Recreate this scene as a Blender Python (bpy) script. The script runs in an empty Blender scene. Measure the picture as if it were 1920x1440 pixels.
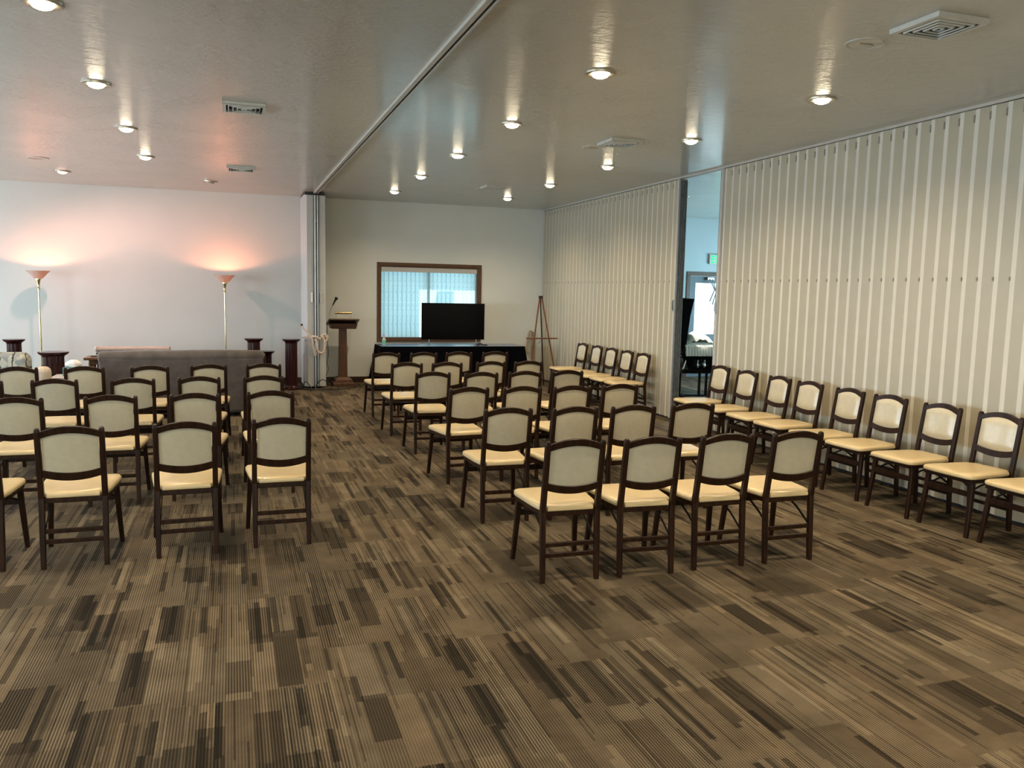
import bpy, bmesh, math, random
from mathutils import Vector, Matrix
random.seed(7)
S = bpy.context.scene
COL = S.collection
PI = math.pi
H = 3.448          # ceiling height
XR = 6.0           # plane of the accordion partition on the right
XT = 1.43          # ceiling track between the two halves of the hall
YF = 15.88         # far wall
XL, XE, YB = -7.2, 12.0, -4.0   # left wall, right wall of the next room, wall behind the camera

# ------------------------------------------------------------------ camera
F = 1545.7 / 1920
YAW, PIT, ROL = 0.3285, 0.1120, 0.0209
cam_d = bpy.data.cameras.new('camera'); cam = bpy.data.objects.new('camera', cam_d); COL.objects.link(cam)
cam_d.sensor_width = 36; cam_d.lens = 36 * F; cam_d.clip_start = .05; cam_d.clip_end = 200
fw = Vector((math.sin(YAW) * math.cos(PIT), math.cos(YAW) * math.cos(PIT), -math.sin(PIT)))
rt = Vector((math.cos(YAW), -math.sin(YAW), 0)); up = rt.cross(fw)
r2 = math.cos(ROL) * rt + math.sin(ROL) * up; u2 = -math.sin(ROL) * rt + math.cos(ROL) * up
M3 = Matrix((r2, u2, -fw)).transposed()
cam.matrix_world = Matrix.Translation((0, 0, 1.8)) @ M3.to_4x4()
S.camera = cam

# ------------------------------------------------------------------ world, sun, exposure
w = bpy.data.worlds.new('world'); S.world = w; w.use_nodes = True
bg = w.node_tree.nodes['Background']; bg.inputs[0].default_value = (.60, .86, 1.0, 1); bg.inputs[1].default_value = 2.2
S.view_settings.view_transform = 'Standard'; S.view_settings.look = 'None'
S.view_settings.gamma = 1; S.view_settings.use_curve_mapping = False
S.view_settings.exposure = 0.3
S.cycles.max_bounces = 10; S.cycles.diffuse_bounces = 5; S.cycles.glossy_bounces = 4
S.cycles.transmission_bounces = 6; S.cycles.transparent_max_bounces = 8
S.cycles.caustics_reflective = False; S.cycles.caustics_refractive = False
S.cycles.sample_clamp_indirect = 6; S.cycles.use_denoising = True

def light(name, kind, loc, energy, color, direction=None, **kw):
    d = bpy.data.lights.new(name, kind); d.energy = energy; d.color = color
    for k, v in kw.items(): setattr(d, k, v)
    o = bpy.data.objects.new(name, d); COL.objects.link(o); o.location = loc
    if direction: o.rotation_euler = Vector(direction).to_track_quat('-Z', 'Y').to_euler()
    return o
light('sun_light', 'SUN', (4, 24, 12), 6.0, (1, .95, .86), (-.18, -1, -.80), angle=.01)

SKY = (.74, .88, 1.0)
# windows that let daylight in: (wall, from, to, sill, head, energy)
WIN_LEFT = [(1.2, 3.6), (5.2, 7.6), (9.2, 11.0), (12.6, 14.8)]
WIN_REAR = [(-5.2, -2.4), (-.8, 2.0)]
WIN_EAST = [(10.6, 14.8)]
def win_light(name, loc, direction, sx, sy, e):
    light(name, 'AREA', loc, e, SKY, direction, shape='RECTANGLE', size=sx, size_y=sy)
for a, b in WIN_LEFT: win_light('window_daylight', (XL - .02, (a + b) / 2, 1.55), (1, 0, -.12), b - a - .1, 1.5, 150)
for a, b in WIN_REAR: light('window_daylight', 'AREA', ((a + b) / 2, YB - .02, 1.55), 80, (.96, .96, .84), (0, 1, -.12), shape='RECTANGLE', size=b-a-.1, size_y=1.5)
SKY = (.50, .84, 1.0)
for a, b in WIN_EAST: win_light('window_daylight', (XE + .02, (a + b) / 2, 1.55), (-1, 0, 0), b - a - .1, 1.6, 230)

light('window_daylight', 'AREA', (3.68, 15.88+.55, 1.6), 15, (.62, .88, 1.0), (0, -1, .05), shape='RECTANGLE', size=2.1, size_y=1.6)
WARM = (1.0, .785, .525)
LAMP_W = 128
# ------------------------------------------------------------------ node helpers
class G:
    """small expression builder for shader nodes"""
    def __init__(s, name):
        s.m = bpy.data.materials.new(name); s.m.use_nodes = True; s.t = s.m.node_tree
        s.b = s.t.nodes['Principled BSDF']; s.out = s.t.nodes['Material Output']
    def n(s, k, **kw):
        x = s.t.nodes.new(k)
        for a, v in kw.items(): setattr(x, a, v)
        return x
    def put(s, sock, v):
        if isinstance(v, bpy.types.NodeSocket): s.t.links.new(v, sock)
        elif v is not None:
            if hasattr(sock.default_value, '__len__') and not hasattr(v, '__len__'): v = [v] * len(sock.default_value)
            if hasattr(v, '__len__') and len(v) == 3 and len(sock.default_value) == 4: v = (*v, 1)
            sock.default_value = v
    def math(s, op, a, b=None, c=None, clamp=False):
        x = s.n('ShaderNodeMath', operation=op, use_clamp=clamp)
        for i, v in enumerate((a, b, c)):
            if v is not None: s.put(x.inputs[i], v)
        return x.outputs[0]
    def pos(s):
        g = s.n('ShaderNodeNewGeometry'); sp = s.n('ShaderNodeSeparateXYZ'); s.t.links.new(g.outputs['Position'], sp.inputs[0])
        return sp.outputs[0], sp.outputs[1], sp.outputs[2]
    def obj(s): return s.n('ShaderNodeTexCoord').outputs['Object']
    def comb(s, x, y, z=0.0):
        c = s.n('ShaderNodeCombineXYZ')
        for i, v in enumerate((x, y, z)): s.put(c.inputs[i], v)
        return c.outputs[0]
    def rnd(s, x, y, z=0.0):
        wn = s.n('ShaderNodeTexWhiteNoise', noise_dimensions='3D'); s.put(wn.inputs['Vector'], s.comb(x, y, z)); return wn.outputs['Value']
    def noise(s, vec, scale, detail=3, rough=.5, scl=None):
        if scl:
            mp = s.n('ShaderNodeMapping'); s.put(mp.inputs['Scale'], scl); s.t.links.new(vec, mp.inputs['Vector']); vec = mp.outputs[0]
        t = s.n('ShaderNodeTexNoise'); s.t.links.new(vec, t.inputs['Vector'])
        t.inputs['Scale'].default_value = scale; t.inputs['Detail'].default_value = detail; t.inputs['Roughness'].default_value = rough
        return t.outputs['Fac']
    def mix(s, f, a, b, mode='MIX'):
        x = s.n('ShaderNodeMix', data_type='RGBA', blend_type=mode); s.put(x.inputs[0], f); s.put(x.inputs[6], a); s.put(x.inputs[7], b); return x.outputs[2]
    def ramp(s, f, stops):
        r = s.n('ShaderNodeValToRGB'); s.put(r.inputs[0], f); e = r.color_ramp.elements
        while len(e) < len(stops): e.new(.5)
        for i, (p, c) in enumerate(stops): e[i].position = p; e[i].color = (*c, 1)
        return r.outputs[0]
    def bump(s, h, dist, strength=1.0):
        b = s.n('ShaderNodeBump'); b.inputs['Distance'].default_value = dist; b.inputs['Strength'].default_value = strength
        s.put(b.inputs['Height'], h); s.t.links.new(b.outputs[0], s.b.inputs['Normal'])
    def set(s, **kw):
        for k, v in kw.items(): s.put(s.b.inputs[k.replace('_', ' ')], v)
        return s.m

def plain(name, col, rough=.5, metal=0, var=.06, scale=8, bump=0, scl=None, **kw):
    g = G(name); f = g.noise(g.obj(), scale, 4, .55, scl)
    lo = tuple(c * (1 - var) for c in col); hi = tuple(min(1, c * (1 + var)) for c in col)
    g.set(Base_Color=g.ramp(f, [(.3, lo), (.7, hi)]), Roughness=rough, Metallic=metal)
    if bump: g.bump(g.noise(g.obj(), scale * 12, 3), bump)
    for k, v in kw.items(): g.put(g.b.inputs[k.replace('_', ' ')], v)
    return g.m

def wood(name, dark, mid, rough=.38, scl=(14, 14, 1.2), spec=.35):
    g = G(name); f = g.noise(g.obj(), 3.0, 5, .6, scl)
    g.set(Base_Color=g.ramp(f, [(.3, dark), (.7, mid)]), Roughness=rough); g.put(g.b.inputs['Specular IOR Level'], spec)
    return g.m

def emit(name, col, strength, base=(.8, .8, .8)):
    g = G(name); g.set(Base_Color=base, Emission_Color=col, Emission_Strength=strength, Roughness=.4)
    g.m.cycles.emission_sampling = 'NONE'; return g.m

# ------------------------------------------------------------------ materials
def make_carpet():
    g = G('carpet'); x, y, z = g.pos(); m = g.math
    TW, TL, NS = .34, 1.15, 11
    # every tone change is slightly ragged, like tufts
    jit = g.noise(g.comb(x, y), 160, 1)
    xj = m('ADD', x, m('MULTIPLY', m('SUBTRACT', jit, .5), .006))
    yj = m('ADD', y, m('MULTIPLY', m('SUBTRACT', jit, .5), .03))
    tx = m('FLOOR', m('DIVIDE', m('ADD', xj, 20.0), TW))
    off = m('MULTIPLY', g.rnd(tx, 3.0), TL)
    ty_ = m('DIVIDE', m('ADD', m('ADD', yj, off), 30.0), TL); ty = m('FLOOR', ty_); v = m('SUBTRACT', ty_, ty)
    sx = m('FLOOR', m('DIVIDE', m('ADD', xj, 20.0), TW / NS))
    def bars(seed, keep, lmin, lmax, col, vv=v, t=ty):
        s0 = m('MULTIPLY', g.rnd(col, t, seed), .8)
        ln = m('ADD', lmin, m('MULTIPLY', g.rnd(col, t, seed + 1.), lmax - lmin))
        on = m('LESS_THAN', g.rnd(col, t, seed + 2.), keep)
        a = m('GREATER_THAN', vv, s0); b = m('LESS_THAN', vv, m('ADD', s0, ln))
        return m('MULTIPLY', on, m('MULTIPLY', a, b))
    tile_tone = g.rnd(tx, ty, 9.0)
    wide = m('FLOOR', m('DIVIDE', m('ADD', xj, 20.0), TW / 3))
    dark_wide = m('MULTIPLY', bars(11., .42, .25, .6, wide), 1.0)
    half = m('FLOOR', m('MULTIPLY', v, 2.0))
    patch = g.rnd(wide, m('ADD', m('MULTIPLY', ty, 3.0), half), 31.0)
    dark_bar = bars(21., .24, .2, .6, sx)
    light_bar = bars(41., .26, .3, .9, sx)
    sxx = m('FLOOR', m('DIVIDE', m('ADD', xj, 20.0), TW / 33))
    thin = bars(71., .32, .3, 1.0, sxx)
    soft = g.noise(g.comb(x, y), 3.2, 3, .6)
    t = m('ADD', .60, m('MULTIPLY', m('SUBTRACT', patch, .5), .20))
    t = m('ADD', t, m('MULTIPLY', m('SUBTRACT', tile_tone, .5), .16))
    t = m('ADD', t, m('MULTIPLY', m('SUBTRACT', soft, .5), .50))
    t = m('SUBTRACT', t, m('MULTIPLY', dark_wide, m('ADD', .12, m('MULTIPLY', soft, .30))))
    t = m('SUBTRACT', t, m('MULTIPLY', dark_bar, .34))
    t = m('ADD', t, m('MULTIPLY', light_bar, .17))
    t = m('SUBTRACT', t, m('MULTIPLY', thin, .20))
    # ribs along the plank
    rib = m('SINE', m('MULTIPLY', x, 2 * PI / .0125))
    ribamp = m('ADD', .08, m('MULTIPLY', g.rnd(wide, ty, 51.), .22))
    t = m('ADD', t, m('MULTIPLY', rib, ribamp))
    loop = m('SINE', m('MULTIPLY', y, 2 * PI / .010))
    t = m('ADD', t, m('MULTIPLY', m('MULTIPLY', loop, rib), .05))
    t = m('ADD', t, m('MULTIPLY', m('SUBTRACT', g.noise(g.comb(x, y), 420, 1), .5), .60), clamp=True)
    c = g.ramp(t, [(0.0, (.012, .0095, .0060)), (.35, (.040, .032, .021)), (.62, (.096, .077, .051)), (1.0, (.205, .170, .116))])
    hue = g.rnd(wide, m('ADD', m('MULTIPLY', ty, 2.0), half), 61.)
    c = g.mix(m('MULTIPLY', hue, .35), c, g.mix(1.0, c, (1.07, .89, .72), 'MULTIPLY'))
    g.set(Base_Color=c, Roughness=.95, Specular_IOR_Level=.12); g.bump(m('ADD', m('MULTIPLY', rib, .5), loop), .0012, .6)
    return g.m

def make_ceiling():
    g = G('glossy_troweled_ceiling'); x, y, z = g.pos(); p = g.comb(x, y)
    n1 = g.noise(p, 1.6, 5, .6, (1, 1.2, 1)); n2 = g.noise(p, 6, 6, .62, (.7, 1.1, 1)); n3 = g.noise(p, 30, 3, .55, (.6, 1.2, 1))
    ridge = g.math('ABSOLUTE', g.math('SUBTRACT', n2, .5))
    h = g.math('ADD', g.math('MULTIPLY', ridge, 1.6), g.math('MULTIPLY', n3, .14))
    smear = g.math('SUBTRACT', n1, .40, clamp=True)
    h = g.math('MULTIPLY', h, g.math('ADD', .40, g.math('MULTIPLY', smear, 4.0)))
    g.set(Base_Color=g.ramp(n2, [(.2, (.43, .42, .365)), (.8, (.48, .47, .412))]), Roughness=g.math('ADD', .25, g.math('MULTIPLY', n1, .10)), Specular_IOR_Level=.6, Coat_Weight=.5, Coat_Roughness=.15)
    g.bump(h, .015, 1.0)
    return g.m

MAT = {}
MAT['carpet'] = make_carpet()
MAT['ceiling'] = make_ceiling()
MAT['wall'] = plain('painted_wall', (.62, .64, .60), .75, var=.02, scale=2, bump=.0006)
MAT['wall_blue'] = plain('painted_wall_next_room', (.50, .56, .58), .7, var=.02, scale=2)
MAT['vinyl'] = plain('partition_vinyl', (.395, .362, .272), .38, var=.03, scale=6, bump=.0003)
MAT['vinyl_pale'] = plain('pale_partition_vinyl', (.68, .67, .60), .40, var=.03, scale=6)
MAT['stack_vinyl'] = plain('folded_stack_vinyl', (.47, .46, .43), .45, var=.03, scale=6)
MAT['clip'] = plain('grey_hinge_clip', (.22, .21, .18), .5)
MAT['seal'] = plain('black_rubber_seal', (.012, .012, .014), .6)
MAT['gasket'] = plain('grey_gasket', (.17, .19, .20), .45, scale=30, var=.5, scl=(6, 6, .6))
MAT['alu'] = plain('brushed_aluminium', (.55, .57, .58), .32, 1, var=.05)
MAT['track'] = plain('painted_track', (.48, .46, .41), .4)
MAT['track_dark'] = plain('track_slot', (.02, .02, .02), .6)
MAT['chairwood'] = wood('espresso_chair_wood', (.0085, .0032, .0015), (.030, .0125, .0055), .36, spec=.22)
MAT['pad'] = plain('cream_vinyl_pad', (.60, .475, .265), .30, var=.035, scale=14, bump=.0002, Coat_Weight=.15, Coat_Roughness=.2)
MAT['backcloth'] = plain('cream_back_vinyl', (.51, .468, .345), .34, var=.05, scale=22, bump=.0003, Coat_Weight=.7, Coat_Roughness=.24, Coat_IOR=1.75)
MAT['steel_black'] = plain('black_steel', (.015, .013, .012), .35, .6)
MAT['trimwood'] = wood('walnut_trim', (.055, .026, .012), (.13, .065, .030), .4)
MAT['basewood'] = wood('dark_baseboard_wood', (.030, .014, .007), (.065, .030, .015), .4, (1.2, 14, 14))
MAT['lectern'] = wood('lectern_oak', (.050, .021, .009), (.12, .052, .022), .42)
MAT['lectern_dark'] = wood('lectern_dark_top', (.045, .022, .014), (.09, .045, .027), .4, (2, 14, 14))
MAT['mahogany'] = wood('mahogany', (.014, .003, .003), (.045, .009, .008), .22)
MAT['easelwood'] = wood('easel_wood', (.10, .035, .014), (.22, .085, .035), .4)
MAT['tablewood'] = wood('brown_table_wood', (.07, .028, .012), (.17, .075, .032), .35)
MAT['brass'] = plain('brass', (.70, .56, .30), .22, 1, var=.05)
MAT['bronze'] = plain('satin_ring', (.42, .37, .28), .3, .7)
MAT['white_metal'] = plain('white_painted_metal', (.55, .55, .50), .4)
MAT['black_duct'] = plain('dark_duct', (.012, .012, .012), .8)
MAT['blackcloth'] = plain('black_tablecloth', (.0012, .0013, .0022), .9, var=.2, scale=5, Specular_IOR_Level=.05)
MAT['tabletop'] = plain('black_cloth_painted_reflection', (.028, .075, .19), .22, var=.1, scale=3, Specular_IOR_Level=1.0, Coat_Weight=.5, Coat_Roughness=.3)  # black cloth; the window's blue reflection is put into its base colour
MAT['screen'] = plain('black_screen', (.001, .001, .0012), .16, var=0, Specular_IOR_Level=.12)
MAT['plastic_black'] = plain('black_plastic', (.01, .01, .011), .35)
MAT['rope'] = plain('cream_cotton_rope', (.60, .48, .38), .85, scale=90, var=.25)
MAT['rope_tan'] = plain('tan_rope', (.38, .31, .22), .85, scale=90, var=.25)
MAT['sofa'] = plain('grey_brown_velvet', (.085, .070, .063), .85, var=.28, scale=7, bump=.0006, Sheen_Weight=.35, Sheen_Roughness=.4)
MAT['bolster'] = plain('pink_beige_velvet', (.50, .37, .31), .8, var=.12, scale=18, Sheen_Weight=.2)
MAT['darkbase'] = wood('kneeler_wood', (.012, .006, .004), (.03, .014, .009), .35)
MAT['stripe'] = plain('cream_striped_fabric', (.58, .50, .42), .85, var=.2, scale=9, scl=(6, 6, .8))
MAT['tissue'] = plain('white_tissue', (.85, .86, .84), .8, var=.04)
MAT['teal'] = plain('teal_box', (.10, .33, .35), .5)
MAT['white_top'] = plain('white_table_top', (.72, .68, .70), .3)
MAT['casket'] = plain('black_casket_lacquer', (.006, .0065, .008), .12, var=.1)
MAT['crepe'] = plain('ivory_crepe', (.88, .87, .78), .8, var=.08, scale=30, bump=.004)
MAT['chrome'] = plain('polished_hardware', (.75, .76, .76), .14, 1)
MAT['door'] = plain('grey_blue_door', (.10, .12, .14), .45)
def make_glass():
    g = G('window_glass'); g.t.nodes.remove(g.b)
    t = g.n('ShaderNodeBsdfTransparent'); t.inputs[0].default_value = (.93, .97, .97, 1); q = g.n('ShaderNodeBsdfGlossy'); q.inputs['Roughness'].default_value = .02
    mx = g.n('ShaderNodeMixShader'); mx.inputs[0].default_value = .06
    g.t.links.new(t.outputs[0], mx.inputs[1]); g.t.links.new(q.outputs[0], mx.inputs[2]); g.t.links.new(mx.outputs[0], g.out.inputs[0]); return g.m
MAT['glass'] = make_glass()
MAT['ground'] = plain('outdoor_concrete', (.45, .46, .46), .9, scale=1.5)
MAT['bottle'] = plain('clear_gel_bottle', (.70, .78, .76), .15, Transmission_Weight=.45)
MAT['bottle_label'] = plain('green_label', (.12, .45, .28), .5)
MAT['red'] = plain('pale_red_pump', (.65, .25, .22), .4)
MAT['paper'] = plain('white_paper', (.8, .8, .78), .7)
MAT['outlet'] = plain('tan_outlet', (.30, .235, .165), .5)

def make_slat():
    g = G('translucent_blind_slat'); g.t.nodes.remove(g.b)
    f = g.noise(g.obj(), 60, 3, .6, (1, 1, .6))
    c = g.ramp(f, [(.3, (.40, .56, .60)), (.7, (.60, .74, .77))])
    d = g.n('ShaderNodeBsdfDiffuse'); t = g.n('ShaderNodeBsdfTranslucent'); mx = g.n('ShaderNodeMixShader'); mx.inputs[0].default_value = .62
    g.t.links.new(c, d.inputs[0]); g.t.links.new(c, t.inputs[0]); g.t.links.new(d.outputs[0], mx.inputs[1]); g.t.links.new(t.outputs[0], mx.inputs[2]); g.t.links.new(mx.outputs[0], g.out.inputs[0])
    return g.m
MAT['slat'] = make_slat()
def make_bowl():
    g = G('peach_frosted_glass'); g.t.nodes.remove(g.b)
    d = g.n('ShaderNodeBsdfDiffuse'); t = g.n('ShaderNodeBsdfTranslucent'); mx = g.n('ShaderNodeMixShader'); mx.inputs[0].default_value = .35
    d.inputs[0].default_value = (.62, .56, .50, 1); t.inputs[0].default_value = (.70, .58, .50, 1)
    g.t.links.new(d.outputs[0], mx.inputs[1]); g.t.links.new(t.outputs[0], mx.inputs[2]); g.t.links.new(mx.outputs[0], g.out.inputs[0])
    return g.m
MAT['bowl'] = make_bowl()
def make_floral():
    g = G('tree_print_fabric'); o = g.obj()
    big = g.noise(o, 5.5, 2, .5); small = g.noise(o, 22, 4, .6)
    w1 = g.n('ShaderNodeTexWave', wave_type='BANDS', bands_direction='X'); w1.inputs['Scale'].default_value = 2.2; w1.inputs['Distortion'].default_value = 9; w1.inputs['Detail'].default_value = 3; w1.inputs['Detail Scale'].default_value = 1.4
    g.t.links.new(o, w1.inputs['Vector'])
    base = g.ramp(big, [(.42, (.52, .50, .42)), (.47, (.22, .24, .24)), (.58, (.26, .28, .28)), (.62, (.42, .38, .28))])
    br = g.math('LESS_THAN', w1.outputs['Fac'], .035)
    base = g.mix(g.math('MULTIPLY', small, .25), base, (.6, .58, .5))
    g.set(Base_Color=g.mix(br, base, (.06, .055, .05)), Roughness=.85); return g.m
MAT['floral'] = make_floral()
MAT['bulb'] = emit('lit_bulb', (1.0, .84, .58), 34)
MAT['bulb_pink'] = emit('pink_lit_bulb', (1.0, .62, .50), 2.2)
MAT['bulb_torch'] = emit('torchiere_bulb', (1.0, .72, .50), 9)
MAT['bulb_cool'] = emit('cool_lit_bulb', (1.0, .95, .85), 16)
MAT['bulb_off'] = plain('unlit_bulb', (.40, .38, .34), .2)
MAT['exit_green'] = emit('exit_sign_green', (.01, .85, .22), 1.3, (.01, .2, .05))

# ------------------------------------------------------------------ mesh helpers
def add_box(bm, c, s, rot=None, mi=0):
    hx, hy, hz = s[0] / 2, s[1] / 2, s[2] / 2
    vs = []
    for dx, dy, dz in ((-1,-1,-1),(1,-1,-1),(1,1,-1),(-1,1,-1),(-1,-1,1),(1,-1,1),(1,1,1),(-1,1,1)):
        v = Vector((dx*hx, dy*hy, dz*hz))
        if rot: v = rot @ v
        vs.append(bm.verts.new(v + Vector(c)))
    for f in ((0,3,2,1),(4,5,6,7),(0,1,5,4),(1,2,6,5),(2,3,7,6),(3,0,4,7)):
        bm.faces.new([vs[i] for i in f]).material_index = mi
def rings(bm, rs, cap=True, closed=True, mi=0):
    """rs: list of rings of points; skin them"""
    V = [[bm.verts.new(p) for p in r] for r in rs]; n = len(V[0])
    for a, b in zip(V, V[1:]):
        for i in range(n if closed else n - 1):
            j = (i + 1) % n
            bm.faces.new((a[i], a[j], b[j], b[i])).material_index = mi
    if cap:
        bm.faces.new(V[0][::-1]).material_index = mi; bm.faces.new(V[-1]).material_index = mi
def section(wd, dp, ch=.22):
    a, b = wd / 2, dp / 2; c = min(a, b) * ch
    return [(-a+c,-b),(a-c,-b),(a,-b+c),(a,b-c),(a-c,b),(-a+c,b),(-a,b-c),(-a,-b+c)]
def sweep(bm, path, wd, dp, side=(1, 0, 0), ch=.22, mi=0, taper=None):
    """rectangular bar with chamfers along a path; side = direction of width"""
    P = [Vector(p) for p in path]; side = Vector(side).normalized(); R = []
    for i, p in enumerate(P):
        d = (P[min(i+1, len(P)-1)] - P[max(i-1, 0)]).normalized()
        s = (side - d * side.dot(d)).normalized(); n = d.cross(s)
        k = taper[i] if taper else 1
        R.append([p + s * (x * k) + n * (y * k) for x, y in section(wd, dp, ch)])
    rings(bm, R, mi=mi)
def tube(bm, path, r, n=8, mi=0, radii=None, cap=True):
    P = [Vector(p) for p in path]; R = []; ref = None
    for i, p in enumerate(P):
        d = (P[min(i+1, len(P)-1)] - P[max(i-1, 0)]).normalized()
        if ref is None: ref = d.orthogonal().normalized()
        s = (ref - d * ref.dot(d)); s = s.normalized() if s.length > 1e-6 else d.orthogonal().normalized(); ref = s
        q = d.cross(s); k = radii[i] if radii else r
        R.append([p + (s * math.cos(a) + q * math.sin(a)) * k for a in [2*PI*j/n for j in range(n)]])
    rings(bm, R, cap=cap, mi=mi)
def lathe(bm, prof, c=(0, 0, 0), n=24, mi=0, cap=True):
    c = Vector(c)
    rings(bm, [[c + Vector((r*math.cos(2*PI*j/n), r*math.sin(2*PI*j/n), z)) for j in range(n)] for r, z in prof], cap=cap, mi=mi)
def smooth_path(pts, k=6):
    P = [Vector(p) for p in pts]; out = []
    for i in range(len(P) - 1):
        p0, p1, p2, p3 = P[max(i-1, 0)], P[i], P[i+1], P[min(i+2, len(P)-1)]
        for j in range(k):
            t = j / k
            out.append(.5 * ((2*p1) + (p2-p0)*t + (2*p0-5*p1+4*p2-p3)*t*t + (3*p1-p0-3*p2+p3)*t**3))
    out.append(P[-1]); return out
def new(): return bmesh.new()
def obj(name, bm, m, parent=None, loc=None, smooth=False, bevel=0):
    me = bpy.data.meshes.new(name)
    bmesh.ops.recalc_face_normals(bm, faces=bm.faces)
    bm.to_mesh(me); bm.free()
    for x in (m if isinstance(m, (list, tuple)) else [m]): me.materials.append(MAT[x])
    if smooth:
        for p in me.polygons: p.use_smooth = True
        try: me.set_sharp_from_angle(angle=math.radians(40))
        except Exception: pass
    o = bpy.data.objects.new(name, me); COL.objects.link(o)
    if parent: o.parent = parent
    if loc: o.location = loc
    if bevel:
        b = o.modifiers.new('bevel', 'BEVEL'); b.width = bevel; b.segments = 2; b.limit_method = 'ANGLE'
    return o
def boxobj(name, c, s, m, parent=None, bevel=0, rot=None):
    bm = new(); add_box(bm, c, s, rot); return obj(name, bm, m, parent, bevel=bevel)
def thing(name, label, cat, loc=(0, 0, 0), rz=0, group=None):
    o = bpy.data.objects.new(name, None); o.empty_display_size = .1; COL.objects.link(o); o.location = loc; o.rotation_euler = (0, 0, rz)
    o['label'] = label; o['category'] = cat
    if group: o['group'] = group
    return o
def tag(o, label, cat, group=None):
    o['label'] = label; o['category'] = cat
    if group: o['group'] = group
    return o
def struct(o): o['kind'] = 'structure'; return o
def dup(root, loc, rz=0, label=None, group=None, scale=None):
    r = root.copy(); COL.objects.link(r); r.location = loc; r.rotation_euler = (0, 0, rz)
    if label: r['label'] = label
    if group: r['group'] = group
    if scale: r.scale = scale
    for ch in list(root.children):
        c = ch.copy(); COL.objects.link(c); c.parent = r
        for gch in ch.children:
            d = gch.copy(); COL.objects.link(d); d.parent = c
    return r

# ------------------------------------------------------------------ room shell
def wall_with_holes(name, axis, at, a0, a1, holes, thick, m, z1=H):
    """wall plane; axis 'x' runs along x at y=at, thickness away from the room (thick signed)"""
    bm = new()
    def blk(u0, u1, z0, z1_):
        if u1 - u0 < 1e-4 or z1_ - z0 < 1e-4: return
        if axis == 'x': add_box(bm, ((u0+u1)/2, at + thick/2, (z0+z1_)/2), (u1-u0, abs(thick), z1_-z0))
        else: add_box(bm, (at + thick/2, (u0+u1)/2, (z0+z1_)/2), (abs(thick), u1-u0, z1_-z0))
    u = a0
    for h0, h1, s0, s1 in sorted(holes):
        blk(u, h0, 0, z1); blk(h0, h1, 0, s0); blk(h0, h1, s1, z1); u = h1
    blk(u, a1, 0, z1)
    return struct(obj(name, bm, m))
W0, W1, WZ0, WZ1 = 2.70, 4.66, .84, 2.24     # far window opening
D0, D1, DZ = 9.45, 10.85, 2.22               # exit door opening
wall_with_holes('wall_back', 'x', YF, XL - .2, XR + .06, [(W0, W1, WZ0, WZ1)], .2, 'wall')
wall_with_holes('wall_back_next_room', 'x', YF, XR + .06, XE + .2, [(D0, D1, 0.0, DZ)], .2, 'wall_blue')
wall_with_holes('wall_left', 'y', XL, YB, YF, [(a, b, .75, 2.35) for a, b in WIN_LEFT], -.2, 'wall')
wall_with_holes('wall_rear', 'x', YB, XL - .2, XE + .2, [(a, b, .75, 2.35) for a, b in WIN_REAR], -.2, 'wall')
wall_with_holes('wall_right', 'y', XE, YB, YF, [(a, b, .7, 2.4) for a, b in WIN_EAST], .2, 'wall_blue')
struct(boxobj('floor', ((XL+XE)/2, (YB+YF)/2, -.1), (XE-XL+.4, YF-YB+.4, .2), 'carpet'))
struct(boxobj('ceiling', ((XL+XE)/2, (YB+YF)/2, H+.1), (XE-XL+.4, YF-YB+.4, .2), 'ceiling'))
for nm, x0, x1 in (('baseboard_back', XL, 5.95), ('baseboard_next_room', 6.2, D0-.08)):
    bm = new(); add_box(bm, ((x0+x1)/2, YF-.009, .05), (x1-x0, .018, .10)); add_box(bm, ((x0+x1)/2, YF-.006, .104), (x1-x0, .010, .012)); struct(obj(nm, bm, 'basewood'))
struct(boxobj('baseboard_left', (XL+.009, (YB+YF)/2, .05), (.018, YF-YB-.05, .10), 'basewood'))
# outdoors; roof, post and wall are unseen, added to shape sun on the blind
struct(boxobj('ground', (3, 0, -.30), (70, 80, .1), 'ground'))
bm = new(); add_box(bm, (3.2, YF+.80, 2.88), (13, 1.0, .12)); add_box(bm, (3.2, YF+1.28, 2.86), (13, .06, .20))
struct(obj('sun_blocker_roof', bm, 'track'))
struct(boxobj('sun_blocker_post', (4.24, YF+1.5, 1.26), (.34, .34, 3.0), 'track'))
struct(boxobj('sun_blocker_wall', (2.75, YF+1.9, 2.2), (2.1, .16, 4.9), 'track'))

# ceiling tracks
def ceiling_track(name, x, y0, y1):
    bm = new(); L = y1 - y0; c = (y0 + y1) / 2
    add_box(bm, (x-.026, c, H-.013), (.034, L, .026), mi=0); add_box(bm, (x+.022, c, H-.013), (.014, L, .026), mi=0)
    add_box(bm, (x+.003, c, H-.006), (.024, L, .012), mi=1)
    return struct(obj(name, bm, ['track', 'track_dark']))
ceiling_track('trim_1', XT, YB, YF)
ceiling_track('trim_2', XR + .045, YB, YF)

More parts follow.
